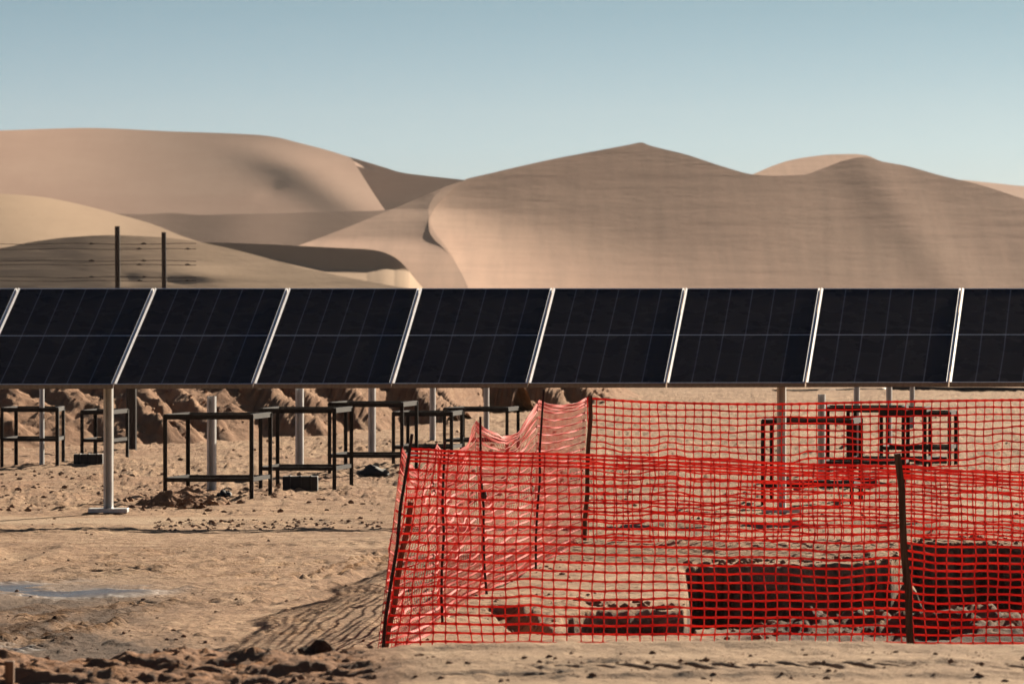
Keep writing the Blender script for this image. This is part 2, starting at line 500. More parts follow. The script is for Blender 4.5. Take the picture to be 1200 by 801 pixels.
def wet_mask(x, y):
    d = np.maximum(y, 1.0)
    px = 600 + x / d * F
    py = HOR + EYE * F / d
    n = 18 * vnoise(x * 1.2, y * 0.5, 61) + 10 * vnoise(x * 4, y * 1.2, 62)
    m = sst(-3.0, 15.0, 16 - np.abs(py - 696 + 0.02 * px) + n * 0.5 - np.maximum(0, px - 70) * 0.10)
    m2 = sst(0, 8.0, 13 - np.abs(py - 762) + n * 0.5 - np.maximum(0, px - 15) * 0.2)
    m3 = sst(0, 8.0, 7 - np.abs(py - 763) + n * 0.6 - np.abs(px - 240) * 0.12)
    st = 0.12 + 1.0 * sst(-0.12, 0.16, fbm(x * 1.2, y * 1.9, 63, 5, 0.65))
    return np.clip((m + m2 + m3) * st, 0, 1) * (y < 40) * (y > 22)

def build_ground():
    fine = np.arange(-70, 1271, 1.15)
    g = 1.15 * 1.18 ** np.arange(1, 44)
    ext = np.cumsum(g)
    cols = np.concatenate([fine[0] - ext[::-1], fine, fine[-1] + ext])
    cols = cols[(cols > -16000) & (cols < 17200)]
    a = (cols - 600) / F
    rows = np.concatenate([
        np.array([0.35, 0.6, 1, 1.6, 2.6, 4, 6, 9, 13, 18, 24, 31, 39, 48, 58, 69, 81, 94]),
        np.arange(104, 292, 0.62), np.arange(292, 326, 0.25), np.arange(326, 782, 0.62) , np.arange(783, 885, 3.0), np.arange(886, 1060, 0.9),
        1060 + np.cumsum(2 * 1.12 ** np.arange(40))]) 
    d = EYE * F / np.where(rows < 104, rows, rows - HOR) 
    # flat-ground rows are given as photo lines (py) beyond 104, as offsets below the horizon before it
    d = np.where(rows < 104, EYE * F / rows, EYE * F / np.maximum(rows - HOR, 104.0))
    keep = np.concatenate([[True], np.diff(d) < -1e-6])
    d = d[keep]
    d = d[d > 3]
    y = np.repeat(d, len(a)).reshape(len(d), len(a))
    x = y * a[None, :]
    z = ground_height(x, y)
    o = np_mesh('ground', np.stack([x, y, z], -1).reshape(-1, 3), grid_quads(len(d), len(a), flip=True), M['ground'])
    me = o.data
    def attr(name, v):
        at = me.attributes.new(name, 'FLOAT', 'POINT')
        at.data.foreach_set('value', v.astype(np.float32).ravel())
    px = 600 + x / y * F
    attr('wet', wet_mask(x, y))
    pxn = px + 30 * vnoise(x * 1.5, y * 0.8, 401)
    pyf = HOR + EYE * F / np.maximum(y, 1)
    dampA = 0.85 * sst(250, 90, pxn) * sst(690, 715, pyf + 14 * vnoise(x * 2, y * 0.7, 402)) * sst(22, 24, y) * (0.45 + 0.8 * sst(-0.2, 0.2, fbm(x * 3, y * 1.0, 403, 3)))
    dampA = dampA + 0.6 * sst(300, 100, pxn) * np.exp(-((pyf - 694) / 22) ** 2) * sst(22, 24, y)
    dampA = dampA + 0.4 * sst(420, 200, pxn) * sst(735, 765, pyf) * sst(22, 24, y)
    dug = sst(-0.03, -0.12, z) * sst(640, 665, px) * (y > 29) * (y < 45)  # dug soil darkened, with the shade of the pit walls painted in
    lip = sst(29.2, 29.7, y) * sst(33.0, 32.2, y) * sst(800, 880, px) * np.clip(0.85 + 0.9 * fbm(x * 6, y * 5, 404, 3), 0, 1)  # shade of the lumps on the near lip, painted in
    attr('damp_shade', np.clip(dampA + dug + lip, 0, 1))
    attr('red', np.clip(sst(22.5, 20.5, y) * sst(490, 400, px) * 0.85 + 0.45 * sst(49, 53, y) * sst(85, 60, y) * sst(-0.1, 0.25, fbm(x * 0.7, y * 0.3, 71, 3)), 0, 1))
    attr('pale', 0.8 * sst(45.4, 46.1, y) * sst(48.0, 47.5, y) * sst(-0.15, 0.1, fbm(x * 0.6, y * 0.6, 72, 3) + 0.12) * sst(520, 200, px) + 0.55 * sst(22, 20.8, y) * sst(450, 520, px))  # compacted strip, plus sunlit brightness painted on the right front bank
    tag(o, kind='structure')
    return o
build_ground()

# ------------------------------------------------------------------ dirt bank behind the panel row
BERM = []
def build_berm():
    xs = np.arange(-13, 4.2, 0.026)
    t = np.arange(-2.2, 6.5, 0.035)
    X, T = np.meshgrid(xs, t)
    kx = [-13, -6.1, -3.4, -1.1, 0.0, 1.5, 4.2]; ky = [62, 68, 73, 82, 90, 98, 108]
    base_y = np.interp(X, kx, ky)
    Y = base_y + T
    wob = 0.5 * fbm(X * 0.7, 0 * X, 80, 3)
    body = 0.30 * np.maximum(T - 0.1 + wob, 0)                       # a bulldozed slope
    body = np.minimum(body, 0.98 + 0.25 * vnoise(X * 0.6, 0 * X, 81) - 0.25 * np.maximum(T - 4.2, 0))
    h = body * (1 + 0.22 * fbm(X * 1.6 + T * 0.8, T * 1.6, 82, 4))
    # tipped heaps along it: (photo column, foot on the slope, height, half width)
    heaps = [(-60, 1.2, 0.5, 0.8), (20, 2.6, 0.5, 0.8), (90, 2.8, 0.45, 0.7), (152, 0.35, 0.62, 0.62), (178, 0.15, 0.30, 0.30), (196, 1.6, 0.42, 0.5), (222, 0.9, 0.36, 0.42), (283, 1.7, 0.66, 0.66),
             (330, 1.8, 0.5, 0.5), (386, 1.6, 0.62, 0.55), (452, 1.5, 0.72, 0.75), (500, 1.2, 0.4, 0.5), (566, 1.1, 0.72, 0.85), (615, 1.2, 0.5, 0.6), (664, 0.6, 0.5, 0.7), (700, 0.5, 0.25, 0.6)]
    for i, (px, foot, hh, rw) in enumerate(heaps):
        dd = 75.0
        for _ in range(6): dd = float(np.interp((px - 600) / F * dd, kx, ky)) + foot
        cx = (px - 600) / F * dd; cy = dd + hh / 1.0
        b0 = 0.30 * max(foot - 0.1, 0) * 0.85
        r = np.hypot((X - cx) * hh / rw, np.where(Y < cy, (Y - cy) * 1.0, (Y - cy) * 0.45)) * (1 + 0.30 * fbm(X * 2.1, Y * 1.6, 83 + i, 3))
        h = np.maximum(h, b0 + hh - r)
    fade = sst(2.6, 0.7, X)
    h = h * fade
    wgt = sst(0.02, 0.25, h)
    h = h + wgt * (0.055 * fbm(X * 3.0 + T * 1.5, T * 2.2, 93, 6, 0.7) + 0.05 * fbm(X * 9, T * 7, 98, 3, 0.6) + 0.05 * np.abs(vnoise(X * 7 + T * 4, T * 4, 95)) - 0.02)
    h = h - 0.05 + 0.02 * fbm(X * 3, Y * 2, 97, 3) - 0.2 * sst(5.6, 6.5, T)
    BERM.append((X, Y, h))
    o = np_mesh('dirt_bank', np.stack([X, Y, h], -1).reshape(-1, 3), grid_quads(len(t), len(xs)), M['berm'])
    tag(o, kind='structure')
build_berm()

# ------------------------------------------------------------------ dunes
def dune(name, m, pxr, top, bottom, fn, right=None, left=None, ncol=360, nrow=130, back=0.24):
    """Dune surface below a crest line; fn(px, py) gives its foot distance and its run per metre of height."""
    v = np.linspace(0, 1, nrow) ** 1.15
    u = np.linspace(0, 1, ncol)
    L = np.array([left(vv) if left else pxr[0] for vv in v])[:, None]
    R = np.array([right(vv) if right else pxr[1] for vv in v])[:, None]
    px = L + (R - L) * u[None]
    tp = top(px); bt = bottom(px)
    py = tp + (bt - tp) * v[:, None]
    A, c = fn(px, py)
    d = solve_d(px, py, A, c)
    z = EYE - (py - HOR) / F * d
    x = (px - 600) / F * d
    front = np.stack([x, d, z], -1)
    # windward side behind the crest
    nb = 14
    bt_ = np.linspace(0, 1, nb)[:, None]
    dd = d[0][None] + bt_ * (np.maximum(z[0], 1) / back)[None]
    zb = z[0][None] * (1 - bt_ ** 1.3) - 0.3 * bt_
    xb = (px[0][None] - 600) / F * d[0][None] + 0 * dd
    bk = np.stack([xb, dd, zb], -1)
    verts = np.concatenate([front.reshape(-1, 3), bk.reshape(-1, 3)])
    q = np.concatenate([grid_quads(nrow, ncol, flip=True), grid_quads(nb, ncol, base=nrow * ncol)])
    o = np_mesh(name, verts, q, m)
    tag(o, kind='structure')
    return o

def solve_d(px, py, A, c):
    # distance where the line of sight meets the slope  d = A + c * z
    return (A + c * EYE) / (1 + c * (py - HOR) / F)

K = lambda pts: pchip([p[0] for p in pts], [p[1] for p in pts])
const = lambda c: (lambda p: np.full(np.shape(p), float(c)))

# distant dune on the left
topL1 = K([(-1700, 352), (-1200, 300), (-700, 222), (-260, 165), (-120, 157), (0, 153), (60, 151), (100, 150), (200, 154), (300, 158), (325, 161), (345, 166), (380, 175), (412, 185), (440, 196), (480, 206), (545, 214)])
def fL1(px, py):
    X = (px - 600) * 0.29
    c = 4.15 + 0.25 * np.sin(px / 80.0) + 0 * px
    A = 1800 + 0.25 * X - 16 * sst(310, 345, px) * sst(176, 205, py) * 0
    rd = 300 + (py - 160) * 1.45                       # soft secondary ridge running down to the right
    A = A - 8.0 * np.exp(-((px - rd) / 48) ** 2) * sst(160, 200, py)
    A = A + 1.3 * np.exp(-((px - 322 + (py - 218) * 0.7) / 15) ** 2 - ((py - 224) / 10) ** 2)
    return A, c
dune('dune', M['dune_far'], (-1700, 460), topL1, lambda p: np.maximum(300, topL1(p) + 8), fL1, right=lambda v: 411 + 80 * v ** 0.9, ncol=700)
topL1b = K([(380, 176), (412, 184.5), (430, 190), (450, 196), (470, 202), (500, 206), (545, 211), (640, 225)])
dune('dune', M['dune_far'], (396, 640), topL1b, const(300),
     lambda px, py: (1960 - 0.75 * (px - 600) * 0.3 + 22 * sst(452, 415, px) * sst(9, 2, py - topL1b(px)) * sst(0, 40, 452 - px), 1.75 + 0 * px), ncol=160)
# reddish flat dune
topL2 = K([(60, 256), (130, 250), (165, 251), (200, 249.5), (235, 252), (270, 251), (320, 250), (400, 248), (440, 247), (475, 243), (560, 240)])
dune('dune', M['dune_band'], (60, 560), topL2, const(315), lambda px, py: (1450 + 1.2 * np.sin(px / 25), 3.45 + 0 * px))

# main dune
topM = K([(470, 232), (500, 226), (520, 218), (545, 210), (575, 203), (600, 197), (650, 186), (700, 176.5), (735, 170), (752, 167), (760, 170), (775, 174), (800, 180), (850, 196),
          (880, 204), (900, 206), (940, 205), (965, 197), (990, 188), (1012, 184), (1035, 189.5), (1060, 194), (1100, 205), (1150, 217), (1200, 233), (1300, 258), (1450, 282), (1750, 318), (2300, 366)])
S = pchip([205, 214, 222, 232, 245, 258, 270, 282, 296, 312, 330, 350, 372], [552, 534, 519, 508, 502, 503, 508, 517, 527, 536, 545, 552, 558])
def fM(px, py):
    X = np.maximum(px - S(py), 0) * 0.172
    L = (36 + 0.62 * np.maximum(py - 245, 0)) * 0.172
    A = 1085 - 3.7 * L * np.exp(-X / L) * sst(202, 258, py) + 0.10 * (px - 600) * 0.172
    z = (HOR - py) * 0.172
    c = 3.9 - 0.012 * np.clip(z, 0, 40) + 0.9 * np.exp(-X / (1.4 * L)) * sst(202, 258, py)
    A = A + 0.45 * np.sin(px / 41.0 + 0.012 * py) + 0.16 * vnoise(px / 13.0, py / 160.0, 101) * sst(195, 235, py) \
        + 0.22 * vnoise(px / 70.0, py / 7.0, 102) + 1.2 * np.sin(px / 90.0 + 1)
    A = A - 1.7 * np.exp(-((px - 1012 - (py - 190) * 0.75) / 38) ** 2)            # faint buttress below the right shoulder
    return A, c
def leftM(v):
    return float(S(208 + (372 - 208) * v))
dune('dune', M['dune_main'], (545, 2300), topM, const(372), fM, left=leftM, ncol=1050, nrow=220)
# left flank of the main dune
topL6 = K([(300, 304), (340, 291), (400, 269), (440, 253), (465, 243), (500, 228), (530, 216), (556, 209)])
def fL6(px, py):
    X = np.maximum(S(py) - px, 0) * 0.172
    Ae, ce = fM(S(py) + 0.01, py)
    k = sst(218, 236, py) * sst(298, 276, py)
    c = 4.4 + 1.2 * sst(280, 300, py)
    de = solve_d(px, py, Ae, ce)
    z = EYE - (py - HOR) / F * de
    A0 = de - c * z                                        # meets the arm of the main dune at its edge
    A = A0 + 0.55 * X * (1 - sst(280, 310, py)) + 1.15 * k * 6.5 * (1 - np.exp(-X / 6.5)) - 0.3 * X * sst(280, 310, py)
    return A, c + 0 * px
dune('dune', M['dune_main'], (300, 600), topL6, const(372), fL6,
     right=lambda v: float(S(209 + (372 - 209) * v)) + 1.0, left=lambda v: 300.0, ncol=260)
# dune behind the right shoulder, lit on top
topR = K([(850, 215), (872, 208), (885, 203), (905, 194.5), (925, 188), (950, 183.5), (975, 181), (1000, 180.5), (1015, 182), (1030, 188), (1060, 197), (1120, 215)])
dune('dune', M['dune_main'], (850, 1120), topR, const(240), lambda px, py: (1210 + 0.5 * (px - 900) * .18, 5.2 + 0 * px), ncol=180)
topR2 = K([(1050, 222), (1090, 210), (1120, 210.5), (1160, 214), (1200, 218), (1300, 222), (1500, 236), (1900, 300), (2300, 352)])
dune('dune', M['dune_far'], (1050, 2300), topR2, lambda p: np.maximum(270, topR2(p) + 8), lambda px, py: (1700 + 0.4 * (px - 1200) * .27, 6.0 + 0 * px))
# low dunes at the left
topL3 = K([(-1100, 362), (-800, 310), (-450, 250), (-260, 232), (-80, 226), (0, 227), (50, 231), (100, 241), (140, 251.5), (180, 263), (215, 277), (250, 288), (300, 302), (360, 320)])
dune('dune', M['dune_low'], (-1100, 360), topL3, lambda p: np.maximum(340, topL3(p) + 6),
     lambda px, py: (700 + 0.9 * (px - 60) * 0.105 * sst(-60, 200, px), 4.1 + 1.5 * sst(-80, 170, px)))
topL5 = K([(140, 300), (200, 288), (240, 284), (300, 285.5), (350, 288), (400, 290.5), (430, 292), (446, 294.5), (460, 300), (474, 311), (488, 328), (505, 346), (540, 372)])
def fL5(px, py):
    # a slip face under a curved brink: steep for a hand's breadth below the crest, then a lit apron
    tpx = topL5(px); dep = py - tpx
    wid = np.interp(px, [240, 300, 380, 430, 462, 480], [0.5, 13, 25, 24, 15, 0.5])
    dz1 = np.minimum(dep, wid) * 0.088; dz2 = np.maximum(dep - wid, 0) * 0.088
    dc = 600 + 0.25 * (px - 400) * 0.09 - 0.05 * np.maximum(px - 440, 0)
    d = dc - 1.45 * dz1 - 7.0 * dz2
    z = EYE - (py - HOR) / F * d
    return d - 3.0 * z, 3.0 + 0 * px
dune('dune', M['dune_low'], (140, 540), topL5, const(378), fL5, ncol=300, nrow=220)
topL4 = K([(-900, 374), (-500, 346), (-260, 322), (-80, 302), (0, 291), (40, 283), (80, 278), (130, 275.5), (180, 277.5), (220, 281.5), (260, 289), (300, 299), (350, 312.5), (400, 323.5), (450, 333), (500, 341), (600, 352)])
def fL4(px, py):
    A = 500 - 0.12 * (px - 130) * 0.078 * sst(330, 60, px) - 0.9 * np.exp(-((px - 235) / 40) ** 2 - ((py - 322) / 9) ** 2) 
    A = A + 0.35 * np.exp(-((px - 212) / 18) ** 2 - ((py - 329) / 4) ** 2) + 0.35 * np.exp(-((px - 152) / 12) ** 2 - ((py - 328) / 6) ** 2)
    c = 2.95 + 1.1 * sst(90, 400, px)
    return A + 0 * px, c + 0 * px
dune('dune', M['dune_low'], (-900, 600), topL4, const(392), fL4, ncol=420)

# ------------------------------------------------------------------ solar array
SEP = [(-142, -196), (21, -30), (181, 133), (338, 297), (492, 459), (648, 619), (803, 781), (962, 944), (1127, 1112), (1297, 1284)]
DT, DB = 49.12, 46.98
def edge_pts(px_t, px_b):
    t = W(px_t, 337.6 + 0.0 * px_t, DT)
    b = W(px_b, 450.4 - 0.0022 * px_b, DB)
    return t, b
arr = empty('solar_array', (W(127, 600, 48.1).x, 48.1, 0), 'long row of dark solar panels tilted on galvanised posts across the whole view', 'solar array')
for i in range(len(SEP) - 1):
    tl, bl = edge_pts(*SEP[i]); tr, br = edge_pts(*SEP[i + 1])
    ux = (tr - tl).normalized()
    g = 0.006
    tl += ux * g; bl += ux * g; tr -= ux * g; br -= ux * g
    nrm = (br - bl).cross(tl - bl).normalized()
    if nrm.z < 0: nrm = -nrm
    pe = bpy.data.objects.new('solar_panel', None)
    pe.location = (bl + br) / 2 - arr.location
    pe.empty_display_size = 0.1
    link(pe, arr)
    sl = (tl - bl).normalized(); sr = (tr - br).normalized()
    fw, th = 0.0155, 0.036
    def corner(a, b, c, e, ru, su):
        return None
    inner = [bl + ux * fw + sl * fw, br - ux * fw + sr * fw, tr - ux * fw - sr * fw, tl + ux * fw - sl * fw]
    outer = [bl, br, tr, tl]
    m = MB()
    n0 = []
    for k in range(4):
        a, b = k, (k + 1) % 4
        # the long side bars have a sloping lip, shaped to catch the sun and look brighter
        hi_o = nrm * (0.0065 if k == 3 else 0.0); hi_i = nrm * (0.0065 if k == 1 else 0.0)
        if k in (1, 3):
            ra = [outer[a] + hi_o, inner[a] + hi_i, inner[a] - nrm * th, outer[a] - nrm * th]
            rb = [outer[b] + hi_o, inner[b] + hi_i, inner[b] - nrm * th, outer[b] - nrm * th]
            m.quadbar(ra, rb)
            continue
        ring_a = [outer[a], inner[a], inner[a] - nrm * th, outer[a] - nrm * th]
        ring_b = [outer[b], inner[b], inner[b] - nrm * th, outer[b] - nrm * th]
        m.quadbar(ring_a, ring_b)
    m.build('frame', M['alu'], pe)
    m = MB()   # lower lip of the frame, its shade painted as a dark strip
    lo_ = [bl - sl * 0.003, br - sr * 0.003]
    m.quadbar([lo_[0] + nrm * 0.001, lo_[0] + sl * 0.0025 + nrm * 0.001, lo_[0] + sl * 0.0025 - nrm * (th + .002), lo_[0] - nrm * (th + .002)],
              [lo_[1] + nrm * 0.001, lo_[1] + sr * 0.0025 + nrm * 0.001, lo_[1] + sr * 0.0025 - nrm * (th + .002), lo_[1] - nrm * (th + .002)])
    m.build('shaded_lower_lip', M['lip'], pe)
    gm = bpy.data.meshes.new('glass')
    off = parent_world(pe)
    gp = [p - nrm * 0.003 for p in inner]; gb = [p - nrm * 0.010 for p in inner]
    vs = [tuple(p - off) for p in gp + gb]
    gm.from_pydata(vs, [], [(0, 1, 2, 3), (7, 6, 5, 4), (0, 4, 5, 1), (1, 5, 6, 2), (2, 6, 7, 3), (3, 7, 4, 0)])
    uvl = gm.uv_layers.new(name='UVMap')
    uvs = [(0, 0), (1, 0), (1, 1), (0, 1)]
    for li in range(4): uvl.data[li].uv = uvs[li]
    for li in range(4, 24): uvl.data[li].uv = (0.08, 0.02)
    gm.materials.append(M['cells'])
    go = bpy.data.objects.new('glass', gm); link(go, pe)
    # junction box under the glass
    jb = MB(); cj = (bl + br + tl + tr) / 4 - nrm * 0.03
    jb.bar(cj - ux * 0.06, cj + ux * 0.06, 0.08, 0.025, nrm); jb.build('junction_box', M['pipe'], pe)
# torque tube and purlins
ta, ba = edge_pts(*SEP[0]); tb, bb = edge_pts(*SEP[-1])
mid_a, mid_b = (ta + ba) / 2, (tb + bb) / 2
nn = (mid_b - mid_a).cross(ta - ba).normalized()
if nn.z < 0: nn = -nn
m = MB(); m.bar(mid_a - nn * 0.16, mid_b - nn * 0.16, 0.11, 0.11, nn); m.build('torque_tube', M['galv'], arr)
for k in range(len(SEP)):
    t, b = edge_pts(*SEP[k])
    m = MB(); m.bar(b.lerp(t, 0.22) - nn * 0.068, b.lerp(t, 0.78) - nn * 0.068, 0.045, 0.055, nn); m.build('rail', M['galv'], arr)
def c_profile(w, dep, t):
    return [(-w/2, -dep/2), (-w/2 + t*1.8, -dep/2), (-w/2 + t*1.8, -dep/2 + t), (-w/2 + t, -dep/2 + t), (-w/2 + t, dep/2 - t), (w/2 - t, dep/2 - t),
            (w/2 - t, -dep/2 + t), (w/2 - t*1.8, -dep/2 + t), (w/2 - t*1.8, -dep/2), (w/2, -dep/2), (w/2, dep/2), (-w/2, dep/2)]
def steel_post(px, parent):
    x = (px - 600) / F * 48.1
    m = MB(); m.prism(c_profile(0.072, 0.062, 0.010), -0.05, 1.36, (x, 48.1), math.radians(-10))
    p = m.build('post', M['galv'], parent)
    m = MB(); m.box((x - 0.165, 47.98, 0.0), (x + 0.165, 48.24, 0.035)); m.build('base_plate', M['galv'], p, bevel=0.004)
    m = MB(); m.box((x - 0.07, 48.03, 1.22), (x + 0.07, 48.17, 1.30))
    m.build('bracket', M['galv'], p)
    return p
steel_post(127, arr); steel_post(916, arr)
for q in (-664, 1706): steel_post(q, arr)

# ------------------------------------------------------------------ bare steel piles of the next rows
PILES = [
    (49, 62.0, 0.92, 0.060, 'slim pale steel pile standing behind the leftmost low black frame'),
    (248, 53.5, 0.885, 0.098, 'short bare steel pile behind the largest left frame, its cut top visible'),
    (351, 59.0, 0.865, 0.100, 'bare steel pile right behind the black block between the second and third frames'),
    (436, 64.9, 0.91, 0.095, 'bare steel pile rising behind the frame with the black bag at its foot'),
    (507, 70.5, 0.93, 0.085, 'bare steel pile behind the low frame next to the tip of the netting corner'),
    (570, 76.0, 0.93, 0.085, 'farthest left pile, only its top seen above the low frame behind the side netting'),
    (963, 54.5, 0.885, 0.085, 'bare steel pile whose cut top shows just above the rear red netting'),
    (1004, 61.3, 0.93, 0.075, 'thin grey pile seen through the netting at the right end of the largest right frame'),
    (1042, 69.7, 0.93, 0.085, 'pale grey pile in front of the left end of the black pipe, behind the netting'),
    (1069, 77.0, 0.93, 0.080, 'rightmost grey pile behind the netting, standing before the far black pipe'),
]
for px, d, h, w, lab in PILES:
    x = (px - 600) / F * d
    m = MB(); w *= 0.78; m.prism(c_profile(w, w * 0.8, 0.010), -0.08, h, (x, d), math.radians(-10 + random.uniform(-4, 4)))
    o = m.build('steel_pile', M['galv'], origin=(x, d, 0))
    tag(o, lab, 'steel pile', 'bare steel piles in lines behind the panel row')

# ------------------------------------------------------------------ black steel frames
def l_profile(s, t):
    return [(0, 0), (s, 0), (s, t), (t, t), (t, s), (0, s)]
def frame_table(nl, nr, fl, fr, by, ty, ly, label, depth=0.9):
    d = dist(by); h = (by - ty) / F * d; lz = (by - ly) / F * d
    df = d + depth
    c = [Vector(((nl - 600) / F * d, d, 0)), Vector(((nr - 600) / F * d, d + random.uniform(-.03, .03), 0)),
         Vector(((fr - 600) / F * df, df, 0)), Vector(((fl - 600) / F * df, df, 0))]
    ctr = (c[0] + c[1] + c[2] + c[3]) / 4
    e = empty('steel_stand', ctr, label, 'steel stand', 'open black steel stands on the sand')
    s = 0.037
    for k, p in enumerate(c):
        m = MB(); m.prism(l_profile(s, 0.007), -0.03, h, (p.x, p.y), math.radians(90 * k) + math.atan2(c[1].y - c[0].y, c[1].x - c[0].x))
        m.build('leg', M['black_steel'], e)
    for nm, z, hh in (('top_rail', h - 0.018, 0.046), ('stretcher', lz, 0.036)):
        for k in range(4):
            a, b = c[k].copy(), c[(k + 1) % 4].copy()
            t = (b - a).normalized()
            inward = (ctr - (a + b) / 2); inward.z = 0; inward = (inward - t * inward.dot(t)).normalized()
            zz = z + (0.003 if k % 2 else 0.0)
            A = a + inward * 0.024 + t * 0.012 + Vector((0, 0, zz)); B = b + inward * 0.024 - t * 0.012 + Vector((0, 0, zz))
            m = MB(); m.bar(A, B, 0.036, hh); m.build(nm, M['black_steel'], e)
    return e
frame_table(0, 69, 17, 76, 545, 478, 515, 'low black steel frame cut by the left edge of the photo')
frame_table(94, 133, 110, 151, 540, 481, 516, 'small low black frame just right of the leftmost one', 0.8)
frame_table(191, 297, 218, 319, 584, 486, 562, 'largest open black frame on the left, a small dirt pile at its left feet')
frame_table(303, 394, 323, 414, 571, 479, 549, 'black frame with the largest black block under it, right behind the largest left frame')
frame_table(384, 473, 403, 490, 556, 472, 534, 'tall black frame with a black bag beneath, left of the netting corner')
frame_table(459, 531, 476, 543, 547, 483, 524, 'low black frame partly behind the left corner of the red netting', 0.8)
frame_table(519, 596, 541, 609, 532, 478, 516, 'low black frame seen through the pale upper part of the side netting', 0.8)
frame_table(892, 1001, 902, 1011, 590, 492, 569, 'nearest black frame behind the netting, beside the right panel post')
frame_table(959, 1061, 968, 1066, 563, 477, 542, 'tall black frame behind the netting, overlapping the nearest right one')
frame_table(992, 1086, 1000, 1092, 554, 478.5, 539, 'black frame behind the netting, third back of the right hand cluster')
frame_table(1031, 1115, 1038, 1122, 548, 483, 525, 'rightmost low black frame behind the netting')

def black_block(px0, px1, y0, y1, label, cat='block', name='black_block', lump=False):
    d = dist(y1); z1 = (y1 - y0) / F * d
    x0, x1 = (px0 - 600) / F * d, (px1 - 600) / F * d
    if lump:
        bm = bmesh.new(); bmesh.ops.create_icosphere(bm, subdivisions=3, radius=1)
        for v in bm.verts:
            n = 0.25 * math.sin(5 * v.co.x + 3 * v.co.z) + 0.12 * math.sin(11 * v.co.y + 7 * v.co.x)
            v.co = Vector((v.co.x * (x1 - x0) / 2 * (1 + n * .3), v.co.y * 0.16, max(v.co.z, -0.15) * z1 * 0.9 * (1 + n)))
        me = bpy.data.meshes.new(name); bm.to_mesh(me); bm.free(); me.materials.append(M['block'])
        for p in me.polygons: p.use_smooth = True
        o = bpy.data.objects.new(name, me); o.location = ((x0 + x1) / 2, d + 0.16, 0.01); link(o)
    else:
        m = MB()
        m.box((x0, d, -0.01), (x1, d + 0.22, z1))
        for k in (0.2, 0.5, 0.8):   # lifting ribs on the front and top
            xc = x0 + (x1 - x0) * k
            m.box((xc - 0.012, d - 0.008, 0.01), (xc + 0.012, d + 0.19, z1 + 0.006))
        o = m.build(name, M['block'], origin=((x0 + x1) / 2, d + 0.1, 0), bevel=0.006)
    return tag(o, label, cat, 'black objects lying under the frames')
black_block(86, 120, 532, 544, 'black rectangular block on the sand under the small low frame near the left edge')
black_block(331, 372, 558, 574, 'largest black block, lying on the sand under the second left frame')
black_block(418, 457, 546, 557, 'slumped black bag at the foot of the bare pile left of the netting', 'bag', 'black_lump', True)
black_block(253, 271, 575, 582, 'small black lump beside the pile under the largest left frame', 'bag', 'black_lump', True)  # small dark lump on the sand
black_block(988, 1028, 560, 567, 'long flat black block behind the netting under the right frames')
black_block(1073, 1110, 535, 542, 'flat black block under the rightmost frame behind the netting')

# dark thick post put in for the shaded face of the bank
m = MB(); xx = (153.5 - 600) / F * 67.0
m.tube([(xx, 67, -0.1), (xx + 0.004, 67, 0.5), (xx, 67, 1.02)], [0.066, 0.064, 0.062], 10)
o = m.build('bank_shade_post', M['dark_post'], origin=(xx, 67, 0), smooth=False)
tag(o, 'thick dark post added as shade on the dirt bank, right of the near panel post', 'post')

# far black pipes
for a, b, r, z, lab in (((1046, 456.0), (1330, 458), 0.055, 0.03, 'thick black pipe on the far sand just below the panels at the right edge'),
                       ((905, 457.5), (1043, 455.5), 0.018, 0.02, 'thin dark hose on the far sand left of the thick black pipe')):
    da, db = dist(a[1], z), dist(b[1], z)
    p0 = Vector(((a[0] - 600) / F * da, da, z)); p1 = Vector(((b[0] - 600) / F * db, db, z))
    m = MB(); pts = [p0.lerp(p1, k / 12) + Vector((0, 0.06 * math.sin(k), 0.006 * math.sin(k * 1.7))) for k in range(13)]
    m.tube(pts, r, 10)
    o = m.build('pipe' if r > 0.03 else 'hose', M['pipe'], origin=tuple(p0), smooth=True)
    tag(o, lab, 'pipe' if r > 0.03 else 'hose')

# wire fence far behind the panels
DF = 112.0
fx = lambda px: (px - 600) / F * DF
fz = lambda py: EYE - (py - HOR) / F * DF
fen = empty('wire_fence', (fx(137), DF, 0), 'two tall dark fence posts with wire strands in front of the left dunes', 'fence')
for px, py, r in ((137.5, 265, 0.052), (192, 272, 0.048)):
    m = MB(); m.tube([(fx(px + 1), DF, -0.2), (fx(px + 0.7), DF, 1.5), (fx(px), DF, fz(py))], [r * 1.05, r, r * 0.97], 10); m.build('post', M['dark_post'], fen)
for k, py in enumerate((285.7, 291.8, 305.6, 310.2, 324.8, 329.2)):
    m = MB()
    cl = [107.5, 168.5] if k % 2 == 0 else [163.5, 220]
    pts = [(fx(q), DF - 0.05, fz(py + 0.6 * math.sin(q * 0.05 + k))) for q in range(-120, 231, 10)]
    m.tube(pts, 0.006, 5)
    for q in cl: m.tube([(fx(q - 3.4), DF - 0.05, fz(py)), (fx(q), DF - 0.055, fz(py - .5)), (fx(q + 3.4), DF - 0.05, fz(py))], [0.006, 0.020, 0.006], 6)
    m.build('wire_strand', M['wire'], fen)

